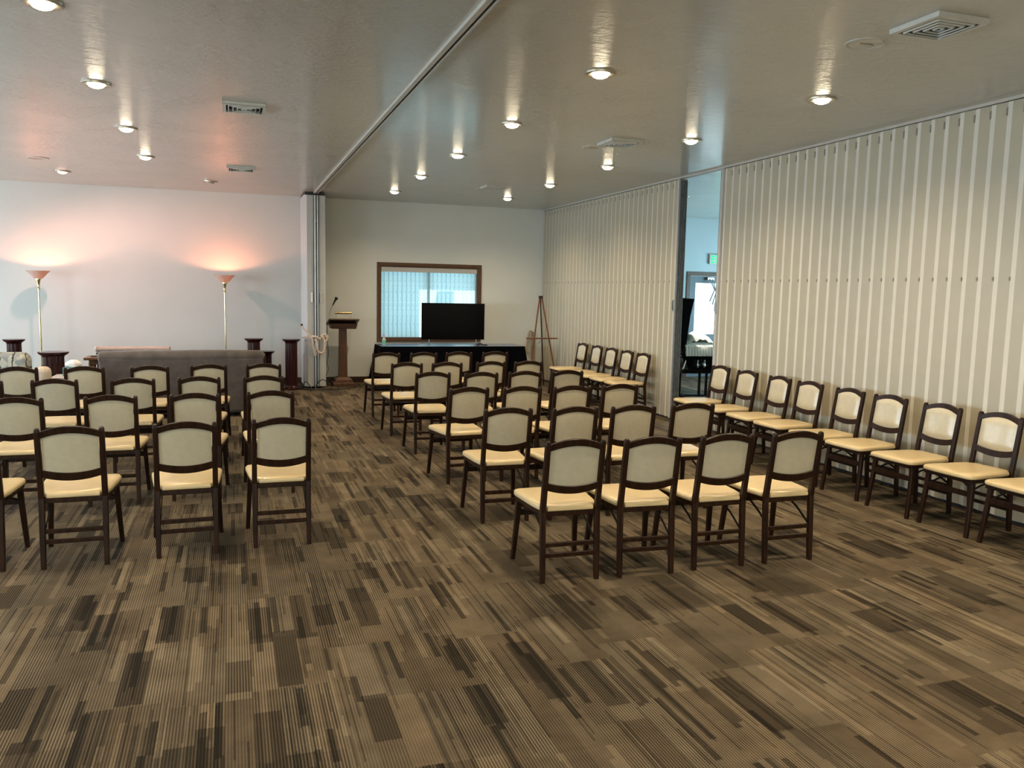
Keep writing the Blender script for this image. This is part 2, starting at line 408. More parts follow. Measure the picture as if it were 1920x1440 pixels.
# ------------------------------------------------------------------ window_1 with vertical blind
win = bpy.data.objects.new('window_1', None); COL.objects.link(win); win['kind'] = 'structure'
def frame_bm(x0, x1, z0, z1, wd, y, dp, bottom=True):
    bm = new()
    add_box(bm, (x0-wd/2, y-dp/2, (z0+z1)/2), (wd, dp, z1-z0+2*wd if bottom else z1-z0)); add_box(bm, (x1+wd/2, y-dp/2, (z0+z1)/2), (wd, dp, z1-z0+2*wd if bottom else z1-z0))
    add_box(bm, ((x0+x1)/2, y-dp/2, z1+wd/2), (x1-x0 if bottom else x1-x0+2*wd, dp, wd))
    if bottom: add_box(bm, ((x0+x1)/2, y-dp/2, z0-wd/2), (x1-x0, dp, wd))
    return bm
obj('window_frame', frame_bm(W0, W1, WZ0, WZ1, .062, YF, .022), 'trimwood', win, bevel=.004)
bm = new()
for x in (W0+.012, W1-.012): add_box(bm, (x, YF+.09, (WZ0+WZ1)/2), (.024, .18, WZ1-WZ0))
for z in (WZ0+.012, WZ1-.012): add_box(bm, ((W0+W1)/2, YF+.09, z), (W1-W0-.048, .18, .024))
add_box(bm, ((W0+W1)/2, YF+.15, (WZ0+WZ1)/2), (.05, .04, WZ1-WZ0-.05))
obj('window_jamb', bm, 'trimwood', win)
boxobj('window_pane', ((W0+W1)/2, YF+.165, (WZ0+WZ1)/2), (W1-W0-.06, .006, WZ1-WZ0-.06), 'glass', win)
bl = thing('vertical_blind', 'pale vertical slat blind closed across the window behind the television', 'blind', ((W0+W1)/2, YF+.075, WZ1-.03))
boxobj('head_rail', (0, -.055, -.035), (W1-W0-.06, .02, .095), 'stack_vinyl', bl); boxobj('rail_channel', (0, 0, -.02), (W1-W0-.06, .04, .03), 'white_metal', bl)
NSL = 22; pit = (W1-W0-.03) / NSL; slat_me = None
for i in range(NSL):
    if slat_me is None:
        bm = new(); hgt = WZ1-WZ0-.085; R = []
        for z in (-.045, -.045-hgt+.0):
            R.append([Vector((u, .010*(1-(u/.043)**2), z)) for u in [-.043+.086*k/6 for k in range(7)]])
        rings(bm, R, cap=False, closed=False); so = obj('slat', bm, 'slat', bl); slat_me = so.data
    else:
        so = bpy.data.objects.new('slat', slat_me); COL.objects.link(so); so.parent = bl
    so.location = (-(W1-W0)/2+.015+pit*(i+.5), .02, 0); so.rotation_euler = (0, 0, math.radians(-20 + random.uniform(-2.5, 2.5)))

# other windows, out of frame on the left, behind and in the next room
def side_window(name, axis, at, a, b, z0, z1, s):
    e = bpy.data.objects.new(name, None); COL.objects.link(e); e['kind'] = 'structure'; bm = new(); bm2 = new()
    def bx(u0, u1, w0, w1, dd=.03, B=bm, off=0):
        c, z = (u0+u1)/2, (w0+w1)/2
        if axis == 'y': add_box(B, (at+s*(dd/2+off), c, z), (dd, u1-u0, w1-w0))
        else: add_box(B, (c, at+s*(dd/2+off), z), (u1-u0, dd, w1-w0))
    bx(a-.07, a, z0-.07, z1+.07); bx(b, b+.07, z0-.07, z1+.07); bx(a, b, z1, z1+.07); bx(a, b, z0-.07, z0)
    obj('window_frame', bm, 'trimwood', e)
    bx(a, b, z0, z1, .006, bm2, -.16); obj('window_pane', bm2, 'glass', e)
k = 2
for a, b in WIN_LEFT: side_window('window_%d' % k, 'y', XL, a, b, .75, 2.35, 1); k += 1
for a, b in WIN_REAR: side_window('window_%d' % k, 'x', YB, a, b, .75, 2.35, 1); k += 1
for a, b in WIN_EAST: side_window('window_%d' % k, 'y', XE, a, b, .7, 2.4, -1); k += 1

# ------------------------------------------------------------------ accordion partitions
def pleated(y0, y1, pitch=.157, depth=.015, thick=.10):
    """wide panels turned slightly one way, narrow pale hinge strips the other"""
    n = round((y1-y0)/pitch); st = (y1-y0)/n; bm = new(); ztop, zb = H-.034, .028
    front = [(XR+depth, y0)]
    for i in range(n):
        front += [(XR, y0+i*st+st*.64), (XR+depth, y0+(i+1)*st)]
    front[-1] = (XR+depth, y1); back = [(2*XR+thick-x, y) for x, y in front][::-1]; loop = front+back
    V = [[bm.verts.new((x, y, z)) for x, y in loop] for z in (zb, ztop)]; L = len(loop)
    for k in range(L):
        j = (k+1) % L; f = bm.faces.new((V[0][k], V[0][j], V[1][j], V[1][k]))
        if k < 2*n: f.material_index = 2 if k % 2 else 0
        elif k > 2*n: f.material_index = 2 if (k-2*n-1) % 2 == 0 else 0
    bm.faces.new(V[0][::-1]); bm.faces.new(V[1])
    for i in range(1, n):
        y = y0+i*st
        for z, s in ((ztop-.075, .065), (1.985, .032)): add_box(bm, (XR+depth-.004, y+.004, z), (.007, .013, s), mi=1)
    sb = new(); loop2 = [(x+(.004 if i < len(front) else -.004), y) for i, (x, y) in enumerate(loop)]
    rings(sb, [[Vector((x, y, .002)) for x, y in loop2], [Vector((x, y, .030)) for x, y in loop2]])
    return bm, sb
GY0, GY1 = 9.40, 10.45
def partition(y0, y1, label, lead_y, sgn):
    t = thing('accordion_partition', label, 'partition', (0, 0, 0))
    bm, sb = pleated(y0, y1); obj('pleated_panel', bm, ['vinyl', 'clip', 'vinyl_pale'], t); obj('bottom_seal', sb, 'seal', t)
    lp = new(); add_box(lp, (XR+.05, lead_y, (H-.03)/2+.01), (.135, .045, H-.05)); L = obj('lead_post', lp, 'stack_vinyl', t, bevel=.004)
    gs = new(); 
    for dx in (-.045, -.015, .015, .045): add_box(gs, (XR+.05+dx, lead_y+sgn*.034, (H-.03)/2), (.022, .026, H-.07))
    obj('gasket', gs, 'gasket', t)
    hb = new(); add_box(hb, (XR-.022, lead_y+sgn*.002, 1.65), (.012, .022, .16)); add_box(hb, (XR-.034, lead_y+sgn*.002, 1.65), (.014, .012, .12)); obj('handle', hb, 'alu', t)
    return t
partition(YB+.02, GY0-.05, 'long beige pleated accordion partition behind the wall chairs, nearer the camera', GY0-.027, 1)
partition(GY1+.05, YF-.02, 'beige pleated accordion partition between the opening and the far wall', GY1+.027, -1)

# folded partition stacked at the end of the centre track
st = thing('folded_partition', 'white accordion partition folded into a tall stack against the far wall beside the lectern', 'partition', (XT, 15.0, 0))
bm = new(); n = 18; loopL = []; loopR = []
for i in range(n+1):
    y = .06 + i*(.80/n); loopL.append((-.165-(.045 if i % 2 else 0), y)); loopR.append((.12+(.045 if i % 2 else 0), y))
lp = loopL + loopR[::-1]; rings(bm, [[Vector((x, y, .03)) for x, y in lp], [Vector((x, y, H-.045)) for x, y in lp]]); obj('pleated_panel', bm, 'stack_vinyl', st)
bm = new(); add_box(bm, (-.105, .03, H/2-.01), (.12, .06, H-.09)); add_box(bm, (.095, .03, H/2-.01), (.12, .06, H-.09)); obj('lead_panel', bm, 'stack_vinyl', st, bevel=.004)
bm = new(); add_box(bm, (-.028, .016, H/2-.01), (.030, .060, H-.09)); add_box(bm, (.018, .016, H/2-.01), (.022, .060, H-.09)); obj('lead_post', bm, 'alu', st)
bm = new()
for x in (-.047, -.005, .033): add_box(bm, (x, .004, H/2-.01), (.010, .05, H-.10))
obj('gasket', bm, 'seal', st)
for x, m in ((-.085, 'paper'), (.075, 'track')):
    bm = new(); add_box(bm, (x, -.008, 1.62), (.034, .016, .17)); obj('handle', bm, m, st, bevel=.004)
bm = new(); add_box(bm, (-.02, .45, H-.025), (.34, .86, .03)); obj('top_plate', bm, 'track_dark', st)
# knotted rope round it
rp = thing('tied_rope', 'cream braided rope knotted round the folded partition, loose end to the left', 'rope', (XT, 15.0, 0))
pth = smooth_path([(-.238, .10, .91), (-.232, -.03, .93), (-.10, -.045, .90), (-.02, -.06, .86), (.05, -.05, .90), (.13, -.04, .92), (.19, .03, .92), (.205, .12, .90)])
bm = new(); tube(bm, pth, .017); tube(bm, smooth_path([(-.09, -.06, .94), (-.075, -.08, .80), (-.055, -.075, .66), (-.035, -.07, .58), (-.02, -.07, .66)]), .016)
tube(bm, smooth_path([(-.02, -.075, .90), (-.01, -.09, .76), (.02, -.09, .66), (.09, -.08, .65), (.13, -.075, .74), (.12, -.08, .88), (.06, -.075, .94)]), .016)
tube(bm, smooth_path([(.06, -.07, .94), (.15, -.075, .97), (.17, -.07, .88), (.11, -.08, .82)]), .015)
tube(bm, smooth_path([(-.10, -.06, .93), (-.02, -.10, .93), (.05, -.09, .89)]), .019)
obj('rope_loops', bm, 'rope', rp, smooth=True)
bm = new(); tube(bm, smooth_path([(-.10, -.06, .90), (-.16, -.06, .99), (-.225, -.05, 1.06), (-.265, -.05, 1.13)]), .014); obj('loose_end', bm, 'rope', rp, smooth=True)
bm = new(); tube(bm, [(-.262, -.05, 1.125), (-.272, -.05, 1.15)], .02); obj('end_cap', bm, 'plastic_black', rp)
# rope hung on the far wall
hr = thing('hanging_rope', 'tan rope loop hung on the far wall behind the easel', 'rope', (5.76, YF, 0))
bm = new(); tube(bm, smooth_path([(.05, -.04, .98), (.02, -.05, 1.0), (-.02, -.05, .98), (-.045, -.05, .85), (-.07, -.05, .68), (-.05, -.05, .57), (.0, -.05, .56), (.02, -.05, .66), (.0, -.05, .82), (.015, -.05, .93)]), .016); obj('rope_loop', bm, 'rope_tan', hr, smooth=True)
boxobj('hook_strip', (.09, -.02, .68), (.05, .04, .60), 'outlet', hr)

# ------------------------------------------------------------------ ceiling fixtures
def make_recessed(bulb, lb):
    t = thing('recessed_light', lb, 'ceiling light', (0, 0, H))
    bm = new(); lathe(bm, [(.118, 0), (.116, -.012), (.098, -.016), (.072, -.008), (.068, .0)], n=32, cap=False); obj('trim_ring', bm, 'bronze', t, smooth=True)
    bm = new(); lathe(bm, [(.066, .0), (.066, -.014), (.055, -.028), (.032, -.038), (.004, -.041)], n=24); obj('bulb', bm, bulb, t, smooth=True)
    return t
def spot(x, y, e=LAMP_W, col=WARM):
    light('downlight', 'SPOT', (x, y, H-.06), e, col, (0, 0, -1), spot_size=math.radians(146), spot_blend=1.0, shadow_soft_size=.055)
rowA = [(2.66, 5.89+2.081*i) for i in range(5)]; rowB = [(4.694, 5.91+2.081*i) for i in range(5)]
rowC = [(-1.037, 5.76+2.081*i) for i in range(4)]
ordn = ['nearest', 'second', 'third', 'fourth', 'fifth']
rl0 = None
def put_light(x, y, label, group, proto):
    return dup(proto, (x, y, H), 0, label, group)
proto_b = make_recessed('bulb', 'lit recessed ceiling light, %s to camera in the row right of the ceiling track' % ordn[0]); proto_b.location = (*rowA[0], H); proto_b['group'] = 'recessed lights right of the ceiling track'
spot(*rowA[0])
for i, (x, y) in enumerate(rowA[1:]):
    put_light(x, y, 'lit recessed ceiling light, %s from camera in the row right of the ceiling track' % ordn[i+1], 'recessed lights right of the ceiling track', proto_b); spot(x, y)
for i, (x, y) in enumerate(rowB):
    put_light(x, y, 'lit round recessed ceiling light, %s from the camera in the row beside the pleated partition' % ordn[i], 'recessed lights beside the partition', proto_b); spot(x, y)
for i, (x, y) in enumerate(rowC):
    put_light(x, y, 'lit round recessed ceiling light, %s from the camera in the row over the left chairs' % ordn[i], 'recessed lights over the left chairs', proto_b); spot(x, y)
# the rows go on over and behind the camera, and one more row further left
for x, ys in ((2.66, (3.81, 1.73, -.35)), (4.694, (3.83, 1.75, -.33)), (-1.037, (3.68, 1.60, -.48)), (-3.6, (3.7, 7.84, 11.9))):
    for i, y in enumerate(ys): put_light(x, y, 'recessed ceiling light out of view, %s of the row %s' % (['first', 'second', 'third'][i], {2.66: 'beside the track', 4.694: 'by the partition', -1.037: 'over the left block', -3.6: 'farthest left'}[x]), 'recessed lights outside the picture', proto_b); spot(x, y)
pk = make_recessed('bulb_pink', 'dim pink recessed ceiling light above the left floor lamp'); pk.location = (-2.37, 14.14, H)
light('downlight', 'SPOT', (-2.37, 14.14, H-.06), 150, (1, .50, .42), (.35, .35, -1), spot_size=math.radians(150), spot_blend=.8, shadow_soft_size=.05)
of = make_recessed('bulb_off', 'unlit recessed ceiling light above the right floor lamp'); of.location = (-.29, 14.33, H)
cl = make_recessed('bulb_cool', 'bright recessed ceiling light seen through the opening in the next room'); cl.location = (7.34, 12.68, H)
light('downlight', 'SPOT', (7.34, 12.68, H-.06), 330, (1, .95, .88), (0, 0, -1), spot_size=math.radians(128), spot_blend=.75, shadow_soft_size=.055)

def make_vent():
    t = thing('ceiling_vent', 'square louvred ceiling vent', 'vent', (0, 0, H))
    s = .19; bm = new()
    def ring(bm, o, zo, i, zi, mi=0):
        O = [Vector((a*o, b*o, zo)) for a, b in ((-1,-1),(1,-1),(1,1),(-1,1))]; I = [Vector((a*i, b*i, zi)) for a, b in ((-1,-1),(1,-1),(1,1),(-1,1))]
        vo = [bm.verts.new(p) for p in O]; vi = [bm.verts.new(p) for p in I]
        vo2 = [bm.verts.new(p+Vector((0, 0, .006))) for p in O]; vi2 = [bm.verts.new(p+Vector((0, 0, .006))) for p in I]
        for k in range(4):
            j = (k+1) % 4
            bm.faces.new((vo[k], vo[j], vi[j], vi[k])); bm.faces.new((vo2[k], vi2[k], vi2[j], vo2[j])); bm.faces.new((vo[k], vo2[k], vo2[j], vo[j])); bm.faces.new((vi[k], vi[j], vi2[j], vi2[k]))
    ring(bm, s, -.030, s*.84, -.032)
    for a_, b_ in ((1, 0), (-1, 0), (0, 1), (0, -1)): add_box(bm, (a_*(s-.003), b_*(s-.003), -.016), (.006 if a_ else 2*s, .006 if b_ else 2*s, .030))
    obj('frame', bm, 'white_metal', t)
    bm = new(); add_box(bm, (0, 0, -.003), (2*s*.95, 2*s*.95, .004)); obj('backing', bm, 'black_duct', t)
    for o in (.150, .112, .074, .036):
        bm = new(); ring(bm, o, -.006, o-.016, -.036); obj('louvre', bm, 'white_metal', t)
    return t
v0 = make_vent(); v0.location = (4.05, 4.08, H); v0['label'] = 'square louvred ceiling vent nearest the camera at the upper right'; v0['group'] = 'square ceiling vents'
for x, y, lb in ((4.05, 8.39, 'square louvred ceiling vent beside a round speaker halfway down the right side'), (3.99, 12.75, 'farthest square louvred ceiling vent on the right side, towards the window'),
                 (.14, 8.26, 'square louvred ceiling vent over the left half, nearer the camera'), (.155, 12.5, 'square louvred ceiling vent over the left half, nearer the sofa')):
    dup(v0, (x, y, H), 0, lb, 'square ceiling vents')
def make_speaker():
    t = thing('ceiling_speaker', 'round ceiling speaker', 'speaker', (0, 0, H))
    bm = new(); lathe(bm, [(.135, 0), (.133, -.006), (.118, -.008), (.112, -.002)], n=32, cap=False); obj('rim', bm, 'track', t, smooth=True)
    bm = new(); lathe(bm, [(.112, -.0), (.108, -.004), (.04, -.006), (.002, -.006)], n=32); obj('grille', bm, 'ceiling', t, smooth=True)
    bm = new(); add_box(bm, (0, 0, -.008), (.11, .022, .006)); obj('slot', bm, 'bronze', t)
    return t
s0 = make_speaker(); s0.location = (3.93, 4.55, H); s0['label'] = 'flat round ceiling speaker beside the vent nearest the camera'; s0['group'] = 'round ceiling speakers'
for x, y, lb in ((3.93, 8.83, 'flat round ceiling speaker touching the middle vent on the right side'), (3.9, 13.14, 'farthest flat round ceiling speaker, by the vent near the window'), (-2.43, 12.8, 'flat round ceiling speaker over the left floor lamp area')):
    dup(s0, (x, y, H), 0, lb, 'round ceiling speakers')

# ------------------------------------------------------------------ chairs
def post_y(z):   # y of the rear posts at height z
    return -.25 + .025*z/.45 if z < .45 else -.225 - .070*(z-.45)/.45
def make_chair():
    t = thing('folding_chair', 'chair', 'chair')
    # seat pad
    half = [(.150, -.236), (.156, -.205), (.192, -.188), (.208, -.10), (.222, .05), (.232, .17), (.233, .215), (.224, .245), (.200, .262), (.10, .270), (0, .272)]
    out = [(x, y) for x, y in half] + [(-x, y) for x, y in half[-2::-1]]
    def ins(k, dz):
        return [Vector((x*(1-k), .015+(y-.015)*(1-k), dz)) for x, y in out]
    bm = new(); rings(bm, [ins(.03, .447), ins(.0, .453), ins(-.004, .463), ins(.0, .473), ins(.03, .482), ins(.10, .487), ins(.35, .490), ins(.8, .491)]); obj('seat', bm, 'pad', t, smooth=True)
    bm = new()
    sweep(bm, [(-.160, -.222, .432), (.160, -.222, .432)], .020, .030, (0, 1, 0)); sweep(bm, [(-.205, .232, .432), (.205, .232, .432)], .020, .030, (0, 1, 0))
    for s in (-1, 1): sweep(bm, [(s*.172, -.215, .432), (s*.196, -.06, .432), (s*.212, .238, .432)], .020, .030, (1, 0, 0))
    obj('seat_frame', bm, 'chairwood', t)
    for s in (-1, 1):
        bm = new(); zs = [0, .03, .2, .40, .45, .50, .7, .88, .897, .903]
        sweep(bm, [(s*.180, post_y(z), z) for z in zs], .033, .034, taper=[.86, .92, 1, 1.03, 1.05, 1.03, 1, .96, .80, .5]); obj('leg', bm, 'chairwood', t)
    for s in (-1, 1):
        bm = new(); sweep(bm, [(s*.222, .252, 0), (s*.206, .215, .30), (s*.200, .205, .42)], .034, .034, taper=[.85, 1, 1.05]); obj('leg', bm, 'chairwood', t)
    def rail(name, ztop, zbot, bow, th):
        bm = new(); R = []; n = 12
        for i in range(n+1):
            x = -.168 + .336*i/n; q = (x/.168)**2; zt, zb = ztop(q), zbot(q); yb = lambda z: post_y(z) - bow*(1-q)
            R.append([Vector((x, yb(zb)-th/2, zb+.002)), Vector((x, yb(zt)-th/2, zt-.004)), Vector((x, yb(zt)-th/2+.004, zt)), Vector((x, yb(zt)+th/2-.004, zt)), Vector((x, yb(zt)+th/2, zt-.004)), Vector((x, yb(zb)+th/2, zb+.002)), Vector((x, yb(zb)+th/2-.004, zb)), Vector((x, yb(zb)-th/2+.004, zb))])
        rings(bm, R); return obj(name, bm, 'chairwood', t)
    rail('top_rail', lambda q: .917-.037*q, lambda q: .871-.033*q, .014, .026)
    rail('lower_rail', lambda q: .614+.024*q, lambda q: .562+.026*q, .010, .026)
    # padded back
    bm = new(); nx, nz = 14, 10; F_, B_ = [], []
    for i in range(nx+1):
        x = -.160 + .320*i/nx; q = (x/.168)**2; z0, z1 = .606+.024*q, .882-.033*q; cf, cb = [], []
        for j in range(nz+1):
            z = z0+(z1-z0)*j/nz; e = min(1, 6*min(i, nx-i)/nx+.0)*min(1, 6*min(j, nz-j)/nz+.0); e = math.sqrt(max(e, 0))
            cf.append(bm.verts.new((x, post_y(z)+.006+.020*e-.010*(1-q), z))); cb.append(bm.verts.new((x, post_y(z)-.002-.012*(1-q)-.002*e, z)))
        F_.append(cf); B_.append(cb)
    for i in range(nx):
        for j in range(nz):
            bm.faces.new((F_[i][j], F_[i+1][j], F_[i+1][j+1], F_[i][j+1])); bm.faces.new((B_[i][j], B_[i][j+1], B_[i+1][j+1], B_[i+1][j]))
    for i in range(nx):
        bm.faces.new((F_[i][0], B_[i][0], B_[i+1][0], F_[i+1][0])); bm.faces.new((F_[i][nz], F_[i+1][nz], B_[i+1][nz], B_[i][nz]))
    for j in range(nz):
        bm.faces.new((F_[0][j], F_[0][j+1], B_[0][j+1], B_[0][j])); bm.faces.new((F_[nx][j], B_[nx][j], B_[nx][j+1], F_[nx][j+1]))
    obj('backrest', bm, 'backcloth', t, smooth=True)
    for z in (.238, .172):
        bm = new(); sweep(bm, [(-.168, post_y(z), z), (.168, post_y(z), z)], .018, .028, (0, 1, 0)); obj('stretcher', bm, 'chairwood', t)
    bm = new(); sweep(bm, [(-.196, .220, .330), (.196, .220, .330)], .016, .042, (0, 1, 0)); obj('stretcher', bm, 'chairwood', t)
    for s in (-1, 1):
        bm = new(); sweep(bm, [(s*.158, .06, .418), (s*.160, -.12, .335), (s*.162, -.232, .262)], .006, .016, (1, 0, 0)); sweep(bm, [(s*.178, .205, .345), (s*.172, .08, .385), (s*.165, -.08, .418)], .006, .014, (1, 0, 0)); obj('brace', bm, 'steel_black', t)
    return t
chair0 = make_chair(); used = []
def chair(x, y, rz, label, group):
    if not used:
        used.append(1); chair0.location = (x, y, 0); chair0.rotation_euler = (0, 0, math.radians(rz)); chair0['label'] = label; chair0['group'] = group; return chair0
    return dup(chair0, (x, y, 0), math.radians(rz), label, group)
T = .265   # from the post tops to the chair's centre
RB = [  # right block: rows from the camera, seats from the aisle: (x, y of post tops, yaw)
 [(1.99, 4.60, -2), (2.51, 4.57, -3), (3.04, 4.57, -1), (3.58, 4.56, -1)],
 [(2.01, 5.97, -1.5), (2.54, 5.93, 1), (3.06, 5.93, -1.5), (3.62, 5.95, -2)],
 [(2.05, 7.32, 4), (2.58, 7.31, 2), (3.08, 7.29, 2), (3.62, 7.34, 1)],
 [(2.07, 8.75, -1), (2.58, 8.66, 1), (3.13, 8.72, -2), (3.64, 8.76, 2)],
 [(2.02, 9.92, -1), (2.52, 9.92, 0), (3.10, 9.99, 2), (3.62, 10.01, 1)],
 [(2.04, 11.49, 0), (2.58, 11.51, 0), (3.13, 11.59, -2), (3.68, 11.60, -1)]]
rowsR = ['row nearest camera', 'second row back', 'third row back', 'fourth row back', 'fifth row back', 'row by black table']
seatsR = ['aisle end', 'second from aisle', 'third from aisle', 'partition end']
for r, row in enumerate(RB):
    for c, (x, y, a) in enumerate(row):
        chair(x, y+T, a, 'dark chair with cream pad, right block, %s, %s' % (rowsR[r], seatsR[c]), 'chairs of the right block')
LB = [
 [(-1.56, 5.70, 1), (-.97, 5.68, 1), (-.31, 5.73, 2), (.31, 5.79, 0)],
 [(-1.59, 7.19, 0), (-.93, 7.22, 1), (-.29, 7.25, -2), (.31, 7.32, -1)],
 [(-2.155, 8.47, 0), (-1.55, 8.51, -1), (-.90, 8.49, 1), (-.30, 8.57, -2), (.30, 8.57, -2)],
 [(-2.13, 9.77, 0), (-1.50, 9.75, 1), (-.87, 9.76, 3), (-.26, 9.87, 1), (.35, 9.92, -2)]]
rowsL = ['row nearest camera', 'second row back', 'third row back', 'row by grey sofa']
seatsL = ['aisle end', 'second from aisle', 'third from aisle', 'fourth from aisle', 'fifth from aisle']
for r, row in enumerate(LB):
    for c, (x, y, a) in enumerate(row[::-1]):
        chair(x, y+T, a, 'dark chair with cream pad, left block, %s, %s' % (rowsL[r], seatsL[c]), 'chairs of the left block')
WC = [(5.87, 9.05), (5.83, 8.41), (5.81, 7.77), (5.79, 7.22), (5.77, 6.60), (5.77, 6.06), (5.76, 5.46), (5.79, 4.91), (5.80, 4.34)]
wl = ['standing in front of the opening', 'second from the opening', 'third from the opening', 'fourth from the opening', 'fifth from the opening', 'fourth from the camera', 'third from the camera', 'second from the camera', 'cut by the right edge of the picture']
for i, (x, y) in enumerate(WC):
    chair(x-T, y, 90+[0, 1, -1, 1, 0, 2, 1, 2, 0][i], 'chair facing the room along the near partition, %s' % wl[i], 'chairs along the near partition')
BC = [(5.86, 13.41), (5.86, 12.80), (5.86, 12.23), (5.86, 11.67), (5.85, 11.10)]
bl_ = ['nearest the easel', 'second from the easel', 'middle of the five', 'fourth from the easel', 'nearest the opening']
for i, (x, y) in enumerate(BC):
    chair(x-T, y, 90+[1, 0, 1, 0, 1][i], 'chair with blue-lit back along the far partition, %s' % bl_[i], 'chairs along the far partition')

# ------------------------------------------------------------------ black table, television, bottle
tb = thing('cloth_table', 'long folding table under a black cloth below the window', 'table', (3.92, 15.18, 0))
TX, TY = 1.37, .36
bm = new(); add_box(bm, (0, 0, .735), (2*TX-.02, 2*TY-.02, .03)); obj('tabletop', bm, 'tablewood', tb)
for sx in (-1, 1):
    for sy in (-1, 1):
        bm = new(); tube(bm, [(sx*(TX-.2), sy*(TY-.12), 0), (sx*(TX-.2), sy*(TY-.12), .72)], .014); obj('leg', bm, 'steel_black', tb)
cl_ = thing('tablecloth', 'black tablecloth hanging to the floor over the table below the window', 'tablecloth', (3.92, 15.18, 0))
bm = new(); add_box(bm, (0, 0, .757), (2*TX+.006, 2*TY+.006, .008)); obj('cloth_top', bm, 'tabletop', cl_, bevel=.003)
bm = new(); pts = []
def side(p, q, k):
    for i in range(k): pts.append((p[0]+(q[0]-p[0])*i/k, p[1]+(q[1]-p[1])*i/k))
a, b = TX+.004, TY+.004; side((-a, -b), (a, -b), 60); side((a, -b), (a, b), 18); side((a, b), (-a, b), 60); side((-a, b), (-a, -b), 18)
R = []
for z in (.760, .74, .55, .3, .012):
    f = (.76-z)/.76; ring = []
    for i, (x, y) in enumerate(pts):
        cr = math.exp(-((abs(x)-a)**2+(abs(y)-b)**2)/.05); wv = .016*f*math.sin(i*1.35)+.008*f*math.sin(i*.53+1)
        nx_, ny_ = (x/a)**9, (y/b)**9; L = math.hypot(nx_, ny_) or 1
        k_ = .03*f+.13*f*cr+wv; yy = y+ny_/L*k_
        ring.append(Vector((x+nx_/L*k_, min(yy, .60), z)))
    R.append(ring)
rings(bm, R, cap=False); obj('cloth_skirt', bm, 'blackcloth', cl_, smooth=True)
tv = thing('television', 'large black flat-screen television standing on the black table', 'television', (3.98, 15.2, .762), math.radians(-1))
boxobj('housing', (0, .03, .44), (1.20, .045, .66), 'plastic_black', tv, bevel=.006); boxobj('screen', (0, .004, .445), (1.225, .012, .69), 'screen', tv, bevel=.002)
for s in (-1, 1):
    bm = new(); tube(bm, [(s*.46, .03, .13), (s*.46-.035, -.10, .008)], .009); tube(bm, [(s*.46, .03, .13), (s*.46+.035, .14, .008)], .009); obj('foot', bm, 'chrome', tv)
ct = bpy.data.objects.new('x', None); bpy.data.objects.remove(ct)
bm = new(); tube(bm, smooth_path([(0, 0, .012), (.05, -.03, .03), (.10, 0, .02), (.07, .04, .035), (.01, .03, .02), (.04, -.02, .045), (.13, -.01, .014), (.20, .02, .012)]), .011); tag(obj('cable_coil', bm, 'plastic_black', loc=(4.40, 15.0, .762), smooth=True), 'coiled black cable on the table at the right foot of the television', 'cable')
bt = thing('sanitizer_bottle', 'clear pump bottle with green label on the left end of the black table', 'bottle', (2.66, 15.20, .762))
bm = new(); lathe(bm, [(.034, 0), (.036, .01), (.036, .10), (.026, .125), (.014, .135), (.013, .15)]); obj('bottle_body', bm, 'bottle', bt, smooth=True)
bm = new(); lathe(bm, [(.0375, .025), (.0375, .085)], cap=False); obj('bottle_label', bm, 'bottle_label', bt)
bm = new(); lathe(bm, [(.016, .15), (.016, .165), (.006, .168), (.006, .185)]); add_box(bm, (-.015, 0, .188), (.05, .014, .010)); obj('pump', bm, 'red', bt)

# ------------------------------------------------------------------ lectern and microphone
lc = thing('lectern', 'brown wooden pedestal lectern with slanted dark top beside the folded partition', 'lectern', (1.93, 15.38, 0))
bm = new(); rings(bm, [[Vector((a*x, b*y, z)) for a, b in ((-1,-1),(1,-1),(1,1),(-1,1))] for x, y, z in ((.195, .19, 0), (.195, .19, .06), (.175, .17, .075))]); rings(bm, [[Vector((a*x, b*y, z)) for a, b in ((-1,-1),(1,-1),(1,1),(-1,1))] for x, y, z in ((.16, .155, .075), (.155, .15, .12), (.105, .10, .165))]); obj('base', bm, 'lectern', lc, bevel=.004)
bm = new(); rings(bm, [[Vector((a*x, b*y, z)) for a, b in ((-1,-1),(1,-1),(1,1),(-1,1))] for x, y, z in ((.078, .07, .16), (.064, .06, 1.10))]); obj('post', bm, 'lectern', lc, bevel=.003)
rot = Matrix.Rotation(math.radians(-14), 3, 'X')
bm = new(); rings(bm, [[Vector((a*x, b*y+.0, z)) for a, b in ((-1,-1),(1,-1),(1,1),(-1,1))] for x, y, z in ((.22, .17, 1.055), (.245, .20, 1.15))]); obj('book_box', bm, 'lectern_dark', lc, bevel=.003)
bm = new(); add_box(bm, (0, 0, 1.175), (.55, .45, .028), rot); obj('slanted_top', bm, 'lectern_dark', lc, bevel=.004)
bm = new(); add_box(bm, (0, .20, 1.145), (.53, .02, .045)); obj('book_ledge', bm, 'lectern_dark', lc)
rlmp = thing('reading_lamp', 'small brass reading lamp with a bar shade on top of the lectern', 'lamp', (1.92, 15.24, 1.24))
bm = new(); tube(bm, [(-.15, 0, .105), (.15, 0, .105)], .022, 12); obj('shade', bm, 'brass', rlmp, smooth=True)
for s in (-1, 1): bm = new(); tube(bm, smooth_path([(s*.135, .0, .105), (s*.125, .0, .06), (s*.13, .005, -.012)]), .006); obj('stand', bm, 'brass', rlmp)
mc = thing('gooseneck_microphone', 'black microphone on a thin gooseneck rising from the left of the lectern', 'microphone', (1.68, 15.25, 1.22))
bm = new(); tube(bm, smooth_path([(0, 0, .004), (.0, 0, .10), (.02, -.01, .19), (.055, -.03, .27)]), .006); obj('gooseneck', bm, 'chrome', mc, smooth=True)
